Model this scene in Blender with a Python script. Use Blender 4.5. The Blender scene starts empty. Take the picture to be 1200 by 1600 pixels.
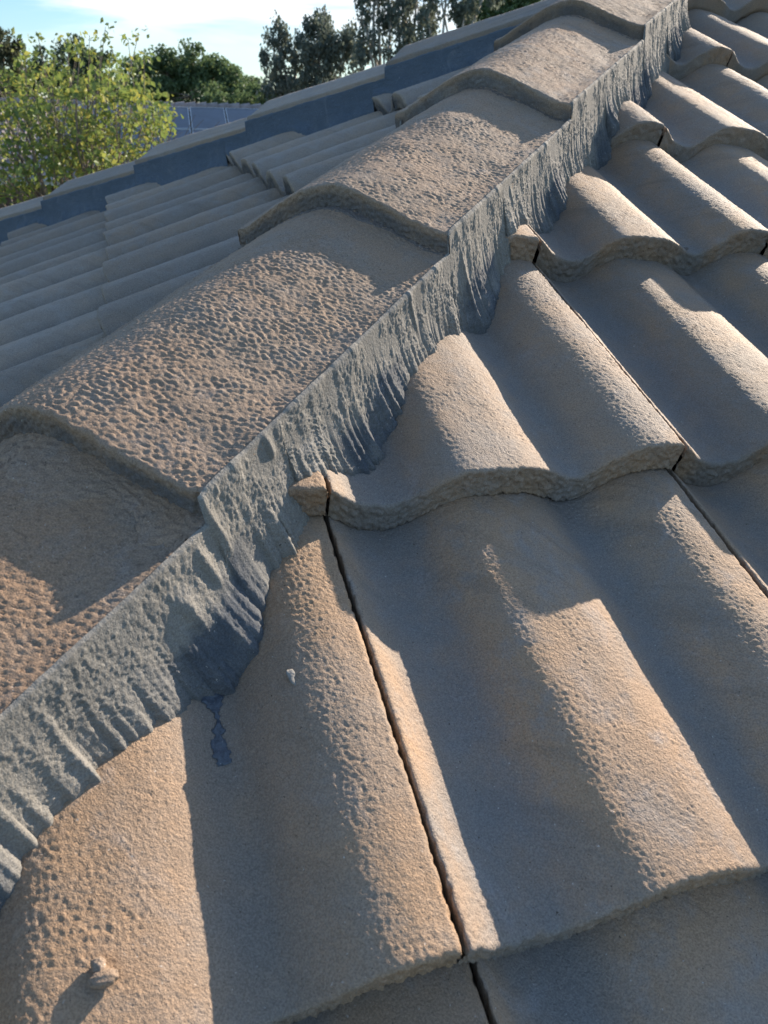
import bpy, math, random
import numpy as np
from math import radians, sin, cos, tan, sqrt, pi
from mathutils import Matrix, Vector

# ------------------------------------------------------------------ camera
scene = bpy.context.scene
COL = scene.collection
CAM = np.array([0.40524, -0.59750, 0.13854])
RGT = np.array([0.88688693, 0.46140742, 0.02312521])
UPV = np.array([-0.23381727, 0.40513037, 0.88385455])
FWD = np.array([-0.39844832, 0.78928612, -0.46718985])
FPX = 1194.08
cd = bpy.data.cameras.new("camera")
cam = bpy.data.objects.new("camera", cd)
COL.objects.link(cam)
cd.sensor_fit = 'VERTICAL'; cd.sensor_height = 24.0; cd.lens = FPX / 1600 * 24.0
cd.dof.use_dof = True; cd.dof.focus_distance = .64; cd.dof.aperture_fstop = 11.5
cd.clip_start = 0.01; cd.clip_end = 2000
M = Matrix.Identity(4)
for r in range(3):
    M[r][0] = RGT[r]; M[r][1] = UPV[r]; M[r][2] = -FWD[r]; M[r][3] = CAM[r]
cam.matrix_world = M
scene.camera = cam

# ------------------------------------------------------------------ light
SUN_AZ = radians(12.0)      # from +Y towards +X
SUN_EL = radians(20.8)
w = bpy.data.worlds.new("World"); scene.world = w; w.use_nodes = True
nt = w.node_tree; nt.nodes.clear()
def N(t, kind, **kw):
    n = t.nodes.new(kind)
    for k, v in kw.items(): setattr(n, k, v)
    return n
out = N(nt, 'ShaderNodeOutputWorld'); bg = N(nt, 'ShaderNodeBackground')
sky = N(nt, 'ShaderNodeTexSky', sky_type='NISHITA', sun_disc=False)
sky.sun_elevation = SUN_EL; sky.sun_rotation = SUN_AZ
sky.air_density = 1.0; sky.dust_density = 0.25; sky.ozone_density = 3.2
bg.inputs[1].default_value = 0.15
# thin cloud bands, by direction
tc = N(nt, 'ShaderNodeTexCoord'); sep = N(nt, 'ShaderNodeSeparateXYZ')
nt.links.new(tc.outputs['Generated'], sep.inputs[0])
mp = N(nt, 'ShaderNodeMapping'); mp.inputs['Scale'].default_value = (2.2, 2.2, 17)
mp.inputs['Location'].default_value = (0.3, 1.7, 0.25)
nt.links.new(tc.outputs['Generated'], mp.inputs[0])
cn = N(nt, 'ShaderNodeTexNoise'); cn.inputs['Scale'].default_value = 1.6
cn.inputs['Detail'].default_value = 8; cn.inputs['Roughness'].default_value = .55; cn.inputs['Distortion'].default_value = .25
nt.links.new(mp.outputs[0], cn.inputs['Vector'])
band = N(nt, 'ShaderNodeMapRange', interpolation_type='SMOOTHSTEP')
band.inputs['From Min'].default_value = .02; band.inputs['From Max'].default_value = .105
nt.links.new(sep.outputs['Z'], band.inputs['Value'])
band2 = N(nt, 'ShaderNodeMapRange', interpolation_type='SMOOTHSTEP')
band2.inputs['From Min'].default_value = .155; band2.inputs['From Max'].default_value = .125
nt.links.new(sep.outputs['Z'], band2.inputs['Value'])
mulb = N(nt, 'ShaderNodeMath', operation='MULTIPLY')
nt.links.new(band.outputs[0], mulb.inputs[0]); nt.links.new(band2.outputs[0], mulb.inputs[1])
cr = N(nt, 'ShaderNodeMapRange', interpolation_type='SMOOTHSTEP')
cr.inputs['From Min'].default_value = .38; cr.inputs['From Max'].default_value = .58
cr.inputs['To Max'].default_value = .9
nt.links.new(cn.outputs[0], cr.inputs['Value'])
mulc = N(nt, 'ShaderNodeMath', operation='MULTIPLY')
nt.links.new(cr.outputs[0], mulc.inputs[0]); nt.links.new(mulb.outputs[0], mulc.inputs[1])
mixc = N(nt, 'ShaderNodeMix', data_type='RGBA')
mixc.inputs[7].default_value = (3.6, 3.75, 3.85, 1)
nt.links.new(mulc.outputs[0], mixc.inputs[0]); nt.links.new(sky.outputs[0], mixc.inputs[6])
tint = N(nt, 'ShaderNodeMix', data_type='RGBA', blend_type='MULTIPLY')
tint.inputs[0].default_value = 1; tint.inputs[7].default_value = (1.10, .98, .86, 1)
nt.links.new(sky.outputs[0], tint.inputs[6])
low = N(nt, 'ShaderNodeMapRange', interpolation_type='SMOOTHSTEP')
low.inputs['From Min'].default_value = .12; low.inputs['From Max'].default_value = .40
nt.links.new(sep.outputs['Z'], low.inputs['Value'])
lt = N(nt, 'ShaderNodeMix', data_type='RGBA'); lt.inputs[6].default_value = (.36, .47, .61, 1); lt.inputs[7].default_value = (1, 1, 1, 1)
nt.links.new(low.outputs[0], lt.inputs[0])
t2 = N(nt, 'ShaderNodeMix', data_type='RGBA', blend_type='MULTIPLY'); t2.inputs[0].default_value = 1
nt.links.new(tint.outputs[2], t2.inputs[6]); nt.links.new(lt.outputs[2], t2.inputs[7]); nt.links.new(t2.outputs[2], mixc.inputs[6])
nt.links.new(mixc.outputs[2], bg.inputs[0]); nt.links.new(bg.outputs[0], out.inputs[0])
sd = bpy.data.lights.new("sun", 'SUN'); sd.energy = 5.0; sd.angle = radians(.5); sd.color = (1.0, .85, .68)
so = bpy.data.objects.new("sun", sd); COL.objects.link(so)
SUNV = Vector((sin(SUN_AZ) * cos(SUN_EL), cos(SUN_AZ) * cos(SUN_EL), sin(SUN_EL)))
so.rotation_euler = SUNV.to_track_quat('Z', 'Y').to_euler()
scene.view_settings.view_transform = 'Standard'; scene.view_settings.look = 'None'
scene.view_settings.exposure = 1.22; scene.view_settings.gamma = 1

# ------------------------------------------------------------------ helpers
def tag(o, label=None, cat=None, group=None, kind=None):
    if label: o['label'] = label
    if cat: o['category'] = cat
    if group: o['group'] = group
    if kind: o['kind'] = kind
    return o

def empty(name, loc):
    o = bpy.data.objects.new(name, None); COL.objects.link(o); o.location = loc
    o.empty_display_size = .1
    return o

def mesh_obj(name, V, F, mat, parent=None, origin=None, smooth=True, attr=None):
    V = np.asarray(V, dtype=np.float32); F = np.asarray(F, dtype=np.int32)
    pl = np.array(parent.location) if parent is not None else np.zeros(3)
    if origin is None: origin = pl if parent is not None else V.mean(0)
    origin = np.asarray(origin, float)
    me = bpy.data.meshes.new(name)
    me.vertices.add(len(V)); me.vertices.foreach_set('co', (V - origin).astype(np.float32).ravel())
    k = F.shape[1]
    me.loops.add(F.size); me.loops.foreach_set('vertex_index', F.ravel())
    me.polygons.add(len(F)); me.polygons.foreach_set('loop_start', np.arange(0, F.size, k, dtype=np.int32))
    me.polygons.foreach_set('loop_total', np.full(len(F), k, dtype=np.int32))
    me.polygons.foreach_set('use_smooth', np.full(len(F), smooth))
    if attr is not None:
        a = me.attributes.new('dirt_shade', 'FLOAT', 'POINT'); a.data.foreach_set('value', np.asarray(attr, np.float32).ravel())
    me.update(calc_edges=True)
    me.materials.append(mat)
    o = bpy.data.objects.new(name, me); COL.objects.link(o)
    o.location = Vector(origin - pl)
    if parent is not None: o.parent = parent
    return o

def grid_faces(nu, nv, keep=None):
    i = np.arange(nu - 1)[:, None]; j = np.arange(nv - 1)[None, :]
    a = (i * nv + j).ravel(); b = a + nv; c = b + 1; d = a + 1
    F = np.stack([a, b, c, d], -1)
    if keep is not None:
        k = keep.ravel(); F = F[k[F].all(1)]
    return F

def prune(V, F, attr=None):
    used = np.zeros(len(V), bool); used[F.ravel()] = True
    m = np.cumsum(used) - 1
    return V[used], m[F], (None if attr is None else attr[used])

def normals(P):
    du = np.gradient(P, axis=0); dv = np.gradient(P, axis=1)
    n = np.cross(du, dv); l = np.linalg.norm(n, axis=-1, keepdims=True); l[l == 0] = 1
    return n / l

# ---- periodic band-limited noise fields
def make_noise(seed, n, lam_px, bw=.45, power=None):
    rng = np.random.default_rng(seed)
    f = np.fft.fftfreq(n); fx, fy = np.meshgrid(f, f, indexing='ij'); fr = np.hypot(fx, fy); fr[0, 0] = 1
    H = np.exp(-.5 * (np.log(fr * lam_px) / bw) ** 2) / fr ** .5 if power is None else fr ** (-power) * (fr > 1.5 / n)
    H[0, 0] = 0
    g = np.fft.ifft2(np.fft.fft2(rng.normal(size=(n, n))) * H).real
    return (g / g.std()).astype(np.float32)

def samp(T, x, y):
    n = T.shape[0]
    x = np.mod(x, n); y = np.mod(y, n)
    i = np.floor(x).astype(int) % n; j = np.floor(y).astype(int) % n; fx = x - np.floor(x); fy = y - np.floor(y)
    fx = fx * fx * (3 - 2 * fx); fy = fy * fy * (3 - 2 * fy)
    i1 = (i + 1) % n; j1 = (j + 1) % n
    return (T[i, j] * (1 - fx) + T[i1, j] * fx) * (1 - fy) + (T[i, j1] * (1 - fx) + T[i1, j1] * fx) * fy
NZ = make_noise(3, 512, 8, .40)       # band-pass: wavelength 8 px
NF = make_noise(5, 512, 8, .7)
NB = make_noise(7, 256, 0, power=1.6) # broad
def leather(x, y, lam, T=NZ): return samp(T, x / lam * 8, y / lam * 8)
def broad(x, y, size): return samp(NB, x / size * 256, y / size * 256)
def smin0(a, k=.6): return -np.log1p(np.exp(-a / k)) * k   # soft clip of highs to 0

# ------------------------------------------------------------------ materials
def new_mat(name):
    m = bpy.data.materials.new(name); m.use_nodes = True
    t = m.node_tree; t.nodes.clear()
    o = N(t, 'ShaderNodeOutputMaterial'); b = N(t, 'ShaderNodeBsdfPrincipled')
    t.links.new(b.outputs[0], o.inputs[0])
    return m, t, b, o
def noise(t, vec, scale, detail=3, rough=.55, dist=0):
    n = N(t, 'ShaderNodeTexNoise'); n.inputs['Scale'].default_value = scale
    n.inputs['Detail'].default_value = detail; n.inputs['Roughness'].default_value = rough
    n.inputs['Distortion'].default_value = dist
    t.links.new(vec, n.inputs['Vector']); return n.outputs[0]
def maprange(t, v, a, b, c=0, d=1, smooth=True):
    n = N(t, 'ShaderNodeMapRange', interpolation_type='SMOOTHSTEP' if smooth else 'LINEAR')
    for k, x in zip(('From Min', 'From Max', 'To Min', 'To Max'), (a, b, c, d)): n.inputs[k].default_value = x
    t.links.new(v, n.inputs['Value']); return n.outputs[0]
def mix(t, f, a, b, mode='MIX'):
    n = N(t, 'ShaderNodeMix', data_type='RGBA', blend_type=mode)
    for i, x in ((0, f), (6, a), (7, b)):
        if hasattr(x, 'links'): t.links.new(x, n.inputs[i])
        else: n.inputs[i].default_value = x if i == 0 else (*x, 1)
    return n.outputs[2]
def math_(t, op, a, b):
    n = N(t, 'ShaderNodeMath', operation=op)
    for i, x in ((0, a), (1, b)):
        if hasattr(x, 'links'): t.links.new(x, n.inputs[i])
        else: n.inputs[i].default_value = x
    return n.outputs[0]

def concrete(name, brown, grey, dust, bump=.0009, rough=.74, fine=750, spec=.45, dcol=None):
    m, t, b, o = new_mat(name)
    tc = N(t, 'ShaderNodeTexCoord'); v = tc.outputs['Object']
    oi = N(t, 'ShaderNodeObjectInfo')
    off = N(t, 'ShaderNodeVectorMath', operation='ADD'); comb = N(t, 'ShaderNodeCombineXYZ')
    r10 = math_(t, 'MULTIPLY', oi.outputs['Random'], 13.0)
    t.links.new(r10, comb.inputs[0]); t.links.new(r10, comb.inputs[1])
    t.links.new(v, off.inputs[0]); t.links.new(comb.outputs[0], off.inputs[1]); v = off.outputs[0]
    big = noise(t, v, 9, 5, .6, .4); med = noise(t, v, 38, 5, .65, .3); sp = noise(t, v, 420, 2, .6); gr = noise(t, v, 900, 2, .7)
    c = mix(t, maprange(t, big, .36, .64), brown, grey)
    c = mix(t, maprange(t, med, .45, .75, 0, .55), c, dust)
    ms_ = N(t, 'ShaderNodeMapping'); ms_.inputs['Rotation'].default_value = (0, 0, radians(45)); ms_.inputs['Scale'].default_value = (4, 60, 4)
    t.links.new(v, ms_.inputs[0])
    c = mix(t, maprange(t, noise(t, ms_.outputs[0], 1.0, 4, .6, .3), .52, .72, 0, .35), c, tuple(x * .55 for x in grey))
    rsel = math_(t, 'MULTIPLY', maprange(t, math_(t, 'FRACT', math_(t, 'MULTIPLY', oi.outputs['Random'], 7.31), 0), 0, 1, 0, 1), .38)
    c = mix(t, rsel, c, grey)
    at = N(t, 'ShaderNodeAttribute', attribute_name='dirt_shade')  # mask shared by dust, grime and painted shade
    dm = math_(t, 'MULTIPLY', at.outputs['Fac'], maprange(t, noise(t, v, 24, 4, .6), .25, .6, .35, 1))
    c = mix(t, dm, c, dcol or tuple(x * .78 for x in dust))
    c = mix(t, maprange(t, noise(t, v, 16, 7, .7, 1.2), .54, .80, 0, .38), c, (.30, .30, .31))
    c = mix(t, maprange(t, sp, .25, .31, 1, 0), c, tuple(x * .35 for x in grey))      # pin holes
    c = mix(t, maprange(t, sp, .70, .76, 0, .5), c, (.55, .52, .48))                   # pale grains
    vv = maprange(t, gr, .3, .7, .78, 1.22)
    hs = N(t, 'ShaderNodeHueSaturation'); t.links.new(c, hs.inputs['Color'])
    rv = maprange(t, oi.outputs['Random'], 0, 1, .84, 1.12, False)
    t.links.new(math_(t, 'MULTIPLY', vv, rv), hs.inputs['Value'])
    t.links.new(hs.outputs[0], b.inputs['Base Color'])
    b.inputs['Roughness'].default_value = rough; b.inputs['Specular IOR Level'].default_value = spec
    bp = N(t, 'ShaderNodeBump'); bp.inputs['Distance'].default_value = 1; bp.inputs['Strength'].default_value = 1
    h = math_(t, 'MULTIPLY', noise(t, v, fine, 3, .65), bump)
    t.links.new(h, bp.inputs['Height']); t.links.new(bp.outputs[0], b.inputs['Normal'])
    return m
M_TILE = concrete('tile_concrete', (.320, .212, .132), (.235, .188, .148), (.220, .213, .205), spec=.3)
M_TILE2 = concrete('orange_tile_concrete', (.335, .210, .118), (.260, .195, .142), (.240, .210, .180), spec=.3)
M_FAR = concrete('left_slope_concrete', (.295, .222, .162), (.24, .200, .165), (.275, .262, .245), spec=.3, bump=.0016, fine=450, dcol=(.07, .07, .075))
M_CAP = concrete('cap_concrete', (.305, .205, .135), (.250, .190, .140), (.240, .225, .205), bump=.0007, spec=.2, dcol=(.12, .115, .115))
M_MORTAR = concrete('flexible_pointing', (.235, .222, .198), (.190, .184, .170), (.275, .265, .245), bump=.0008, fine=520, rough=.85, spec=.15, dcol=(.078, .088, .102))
M_BED = concrete('bedding_mortar', (.165, .135, .115), (.145, .125, .112), (.19, .17, .155), bump=.0014, fine=420, spec=.1, rough=.92)
M_FARMORT = concrete('charcoal_blue_pointing', (.085, .108, .140), (.072, .095, .125), (.11, .13, .16), bump=.0008, fine=300, rough=.7, spec=.3)
M_SMEAR = concrete('wet_pointing', (.075, .09, .115), (.06, .072, .09), (.10, .125, .155), bump=.0012, fine=350, rough=.4, spec=.6)

def plain(name, col, rough=.6, bump=0, scale=40, var=.25, metal=0):
    m, t, b, o = new_mat(name)
    tc = N(t, 'ShaderNodeTexCoord'); n = noise(t, tc.outputs['Object'], scale, 4, .6)
    c = mix(t, maprange(t, n, .3, .7), tuple(x * (1 - var) for x in col), tuple(min(1, x * (1 + var)) for x in col))
    t.links.new(c, b.inputs['Base Color']); b.inputs['Roughness'].default_value = rough
    b.inputs['Metallic'].default_value = metal
    if bump:
        bp = N(t, 'ShaderNodeBump'); bp.inputs['Strength'].default_value = 1; bp.inputs['Distance'].default_value = 1
        t.links.new(math_(t, 'MULTIPLY', n, bump), bp.inputs['Height']); t.links.new(bp.outputs[0], b.inputs['Normal'])
    return m

def leafmat(name, c1, c2, c3, trans=.35):
    m, t, b, o = new_mat(name)
    t.nodes.remove(b)
    ge = N(t, 'ShaderNodeNewGeometry'); r = ge.outputs['Random Per Island']
    tc = N(t, 'ShaderNodeTexCoord')
    c = mix(t, maprange(t, r, 0, .6), c1, c2)
    c = mix(t, maprange(t, r, .62, 1), c, c3)
    n = noise(t, tc.outputs['Object'], 1.3, 3)
    c = mix(t, maprange(t, n, .35, .65, 0, .5), c, c1)
    d = N(t, 'ShaderNodeBsdfDiffuse'); tr = N(t, 'ShaderNodeBsdfTranslucent'); ms = N(t, 'ShaderNodeMixShader')
    gl = N(t, 'ShaderNodeBsdfGlossy'); gl.inputs['Roughness'].default_value = .45; gl.inputs['Color'].default_value = (.6, .65, .7, 1)
    ms2 = N(t, 'ShaderNodeMixShader'); ms2.inputs[0].default_value = .03
    t.links.new(c, d.inputs[0]); t.links.new(c, tr.inputs[0]); ms.inputs[0].default_value = trans
    t.links.new(d.outputs[0], ms.inputs[1]); t.links.new(tr.outputs[0], ms.inputs[2])
    t.links.new(ms.outputs[0], ms2.inputs[1]); t.links.new(gl.outputs[0], ms2.inputs[2])
    t.links.new(ms2.outputs[0], o.inputs[0])
    return m

# ------------------------------------------------------------------ roof frames
PITCH = radians(23.218); S2 = sqrt(.5); TP = tan(PITCH) * S2
HS = math.atan(TP)
def frame(sx):
    nn = np.array([sx * S2 * sin(PITCH), -S2 * sin(PITCH), cos(PITCH)])
    uu = np.array([sx * S2, S2, 0]); vv = np.array([sx * S2 * cos(PITCH), -S2 * cos(PITCH), -sin(PITCH)])
    return uu, vv, nn
RFR = frame(1); LFR = frame(-1)
APEX_Y = 1.087
AH = np.array([0, cos(HS), sin(HS)]); NH = np.array([0, -sin(HS), cos(HS)])

TW = .30; SLOPE = .094; THK = .0298
_pu = [0, .01, .02, .035, .05, .065, .085, .10, .112, .125, .144, .16, .177, .19, .20, .214, .231, .25, .265, .28, .30]
_pn = [.0006, -.0075, -.018, -.0245, -.0275, -.0235, -.008, -.0005, .0008, 0, -.002, -.005, -.0115, -.019, -.0244, -.0245, -.0105, .002, .0050, .0048, .0008]
_xu = np.linspace(0, .3, 601)
_xn = np.interp(_xu, _pu, _pn)
_k = np.exp(-.5 * (np.arange(-24, 25) / 8.) ** 2); _k /= _k.sum()
_xn = np.convolve(np.pad(_xn, 24, mode='reflect', reflect_type='odd'), _k, 'valid')
def prof(u): return np.interp(np.mod(u, TW + 1e-9), _xu, _xn)
R_LIPS = [.852, .554, .2560, -.049, -.318, -.605, -.89, -1.19]
L_LIPS = [.79, .49, .192, -.108, -.402, -.695]
R_U0 = -.022; L_U0 = -.05
def surf_n(lips, u0, u, v):
    v = np.asarray(v, float); lp = np.full(v.shape, lips[0])
    for l in lips: lp = np.where(l >= v, l, lp)
    return prof(u - u0) - (lp - v) * SLOPE

def tile_mesh(name, fr, u0, lip, length, res, seed, mat, keepfun, sx, amp=1.0, du=0, dv=0, dn=0, skew=0):
    """one interlocking roll tile: top surface, rounded edges, front lip, side faces, back of the lip"""
    rng = np.random.default_rng(seed)
    r = .003
    def path(a, b, res, thick):
        top = np.linspace(a + r, b - r, max(4, int((b - a) / res)))
        q = np.linspace(0, pi / 2, 4)[1:]
        e_in = b - r + r * np.sin(q); e_dr = r - r * np.cos(q)
        s_in = a + r - r * np.sin(q); s_dr = e_dr
        dn_ = np.linspace(r, thick, max(3, int(thick / max(res, .0015))))[1:]
        return top, e_in, e_dr, s_in, s_dr, dn_
    gap = .0019
    top, ei, ed, si, sd_, dn_ = path(gap, TW - gap, res, .012)
    U = np.concatenate([np.full(len(dn_), gap)[::-1], si[::-1], top, ei, np.full(len(dn_), TW - gap), [TW + .03]])
    DU = np.concatenate([dn_[::-1], sd_[::-1], 0 * top, ed, dn_, [.0135]])
    top, ei, ed, si, sd_, dn_ = path(0, length, res, THK)
    Vv = np.concatenate([top, ei, np.full(len(dn_), length), [length - .03]])
    DV = np.concatenate([0 * top, ed, dn_, [THK + .001]])
    Ug, Vg = np.meshgrid(U, Vv, indexing='ij'); D = np.maximum(DU[:, None], DV[None, :])
    vv = lip - length + Vg
    n = prof(Ug) - (lip - vv) * SLOPE - D + dn + skew * (Ug - .15)
    wob = broad(Ug + seed * .37, np.full_like(Ug, seed * 1.7), .6) * .0012 * np.clip((Vg - length + .06) / .06, 0, 1) ** 2
    ug, vg, ng = fr
    P = (Ug + u0 + du)[..., None] * ug + (vv + wob + dv)[..., None] * vg + n[..., None] * ng
    nr = normals(P) * (-sx)
    ox, oy = rng.uniform(0, 5, 2)
    X = Ug + ox; Y = Vg - D * 1.0 + oy
    face = np.clip((D - .002) / .006, 0, 1)
    rowface = np.clip((DV[None, :] - .002) / .006, 0, 1) * np.ones_like(Ug)
    mod = .75 + .35 * np.clip(broad(X, Y, .25) * .6, -1, 1)
    h = .00016 * leather(X, Y, .0040) * mod + .00012 * leather(X, Y, .0062, NF) * mod + .00009 * leather(X, Y, .0029) + .00028 * broad(X, Y, .5)
    pits = leather(X + 2, Y, .012); h -= .0006 * np.clip(pits - 2.7, 0, 1)
    h = h * amp * (1 - .0 * face)
    h += rowface * (.0007 * leather(X, Y, .011, NF) + .0005 * leather(X, Y, .005) - .0016 * np.clip(leather(X * .5, Y, .007) - 1.3, 0, 1))
    edge = np.exp(-((D - .003) / .003) ** 2) * (D > 0)
    h -= edge * .0009 * np.clip(leather(X, Y, .012, NF), -.2, 2)
    P = P + nr * h[..., None]
    dirt_shade = np.clip((-.010 - prof(Ug)) / .014, 0, 1) * .75 if sx > 0 else np.clip(.75 * np.clip((-.006 - prof(Ug)) / .02, 0, 1) + np.clip((D - .004) / .01, 0, 1) + .9 * np.exp(-(np.minimum(Ug, TW - Ug) / .008) ** 2), 0, 1)  # right: valley dust; left: grime with shade painted into valleys, lips and joints
    keep = keepfun(P) & ~((Ug > TW) & (Vg > length - .02))
    F = grid_faces(*P.shape[:2], keep)
    if len(F) == 0: return None
    V, F, A = prune(P.reshape(-1, 3), F, dirt_shade.ravel())
    if sx < 0: F = F[:, ::-1]
    return mesh_obj(name, V, F, mat, attr=A, origin=(u0 + TW / 2) * ug + lip * vg)

ORD = ['first', 'second', 'third', 'fourth', 'fifth', 'sixth', 'seventh', 'eighth', 'ninth', 'tenth', 'eleventh']
# labels of the tiles that show large
RL = {
 (0, -1): 'sliver of tile under the orange brown tile at the lower left corner',
 (0, 0): 'shaded tile at the very bottom, below the lip of the biggest double roll tile',
 (0, 1): 'dark shaded tile in the bottom right corner, below the lip with the broken edge',
 (1, -1): 'orange brown tile at lower left with broad sunlit roll and a loose crumb',
 (1, 0): 'biggest brown double roll tile in front, just right of the long dark joint',
 (1, 1): 'brown tile at the right edge, right of the biggest tile',
 (2, -1): 'small end of tile beside the ridge mortar at the top of the long joint',
 (2, 0): 'brown tile directly above the biggest tile, its left roll running under the ridge mortar',
 (2, 1): 'brown tile right of the thin joint, one course above the biggest tile',
 (2, 2): 'tile at the right edge, one course above the second long joint',
 (3, 0): 'small cut tile corner at the cracked joint, two courses above the biggest tile',
 (3, 1): 'tile with a dark speck on its lip, right of the cracked joint',
 (3, 2): 'tile at the right edge, right of the tile with a dark speck',
 (3, 3): 'tile past the right edge, two to the right of the dark speck',
}
cname = ['lowest', 'front', 'second', 'third', 'fourth', 'fifth', 'sixth', 'seventh']
RR = {0: range(-2, 3), 1: range(-1, 4), 2: range(-1, 4), 3: range(0, 5), 4: range(1, 6), 5: range(2, 7), 6: range(2, 7), 7: range(3, 7)}
DUJ = {1: 0, 2: 0, 3: 0, 4: .008, 5: .006, 6: 0, 7: 0, 0: .01}
def keep_right(P):
    return (P[..., 0] > .035) & (P @ RFR[2] < 10) & ((P @ RFR[1]) > -1.45)
for ci, lip in enumerate(R_LIPS):
    nxt = R_LIPS[ci + 1] if ci + 1 < len(R_LIPS) else lip - .3
    L = min(lip - nxt + .035, .36)
    for k in RR[ci]:
        u0 = R_U0 + k * TW
        c = (u0 + .15) * RFR[0] + (lip - .15) * RFR[1]
        if (c[0] < -.12): continue
        d = np.linalg.norm(c - CAM)
        res = max(.0011, d * .00195) if not (k >= 3 or (ci, k) in ((0, 2),)) else max(.004, d * .003)
        if ci == 0 and k < 1: res = .0016
        sd_ = 100 + ci * 13 + k
        rg = np.random.default_rng(sd_)
        o = tile_mesh('concrete_tile', RFR, u0, lip, L, res, sd_, M_TILE2 if (ci, k) == (1, -1) else M_TILE, keep_right, 1,
                      amp=1.0, du=DUJ[ci], dv=(.006 if (ci, k) == (2, -1) else 0), dn=rg.uniform(-.0010, .0010) + {0: -.005, 2: .003, 3: .001}.get(ci, 0) + (.002 if (ci, k) == (2, -1) else 0), skew=rg.uniform(-.006, .006))
        if o is None: continue
        lab = RL.get((ci, k))
        if lab is None:
            lab = 'right slope tile in the %s course, %s out from the ridge' % (cname[ci] if ci > 1 else cname[ci], ORD[max(0, k - max(RR[ci][0], 0))])
        tag(o, lab, 'roof tile', 'roof tiles on the sunlit right slope')

# left slope: coarser, in shade
lnames = ['bottom', 'lowest', 'second', 'third', 'fourth', 'top']
def keep_left(P): return (P[..., 0] < -.02) & (P[..., 1] < APEX_Y - .03)
for ci, lip in enumerate(L_LIPS):
    nxt = L_LIPS[ci + 1] if ci + 1 < len(L_LIPS) else lip - .3
    vis = 0
    for k in range(-2, 8):
        u0 = L_U0 + k * TW
        cs = [(u0 + a * TW) * LFR[0] + (lip - b * .3) * LFR[1] for a in (0, 1) for b in (0, 1)]
        if all(c[0] > -.05 or c[1] > APEX_Y - .1 for c in cs): continue
        c = sum(cs) / 4
        if ci == 0 and k < 3: continue
        d = np.linalg.norm(c - CAM)
        rg = np.random.default_rng(900 + ci * 17 + k)
        o = tile_mesh('concrete_tile', LFR, u0, lip, lip - nxt + .035, max(.0024, d * .0022), 900 + ci * 17 + k, M_FAR, keep_left, -1,
                      amp=1.3, dn=rg.uniform(-.0015, .0015), skew=rg.uniform(-.012, .012))
        if o is None: continue
        lab = 'shaded left slope tile in the %s course, %s out from the near ridge' % (lnames[ci], ORD[min(10, vis)])
        vis += 1
        tag(o, lab, 'roof tile', 'roof tiles on the shaded left slope')

# ------------------------------------------------------------------ ridge caps
CX = [-.105, -.095, -.07, -.04, -.02, 0, .017, .03, .05, .08, .115, .131]
CN = [.007, .0085, .024, .041, .051, .0575, .0600, .0585, .052, .0395, .026, .0235]
_cx = np.linspace(-.105, .131, 400); _cn = np.interp(_cx, CX, CN)
_kk = np.exp(-.5 * (np.arange(-20, 21) / 7.) ** 2); _kk /= _kk.sum()
_cn2 = np.convolve(np.pad(_cn, 20, mode='edge'), _kk, 'valid')
_cn2[:12] = _cn[:12]; _cn2[-10:] = _cn[-10:]
def cprof(x): return np.interp(x, _cx, _cn2)
SP = .3654; A0 = -.2975
def cap_drop(x, t, tilt): return tilt * t + .004 * t * np.clip((cprof(x) - .024) / .036, 0, 1)

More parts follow.
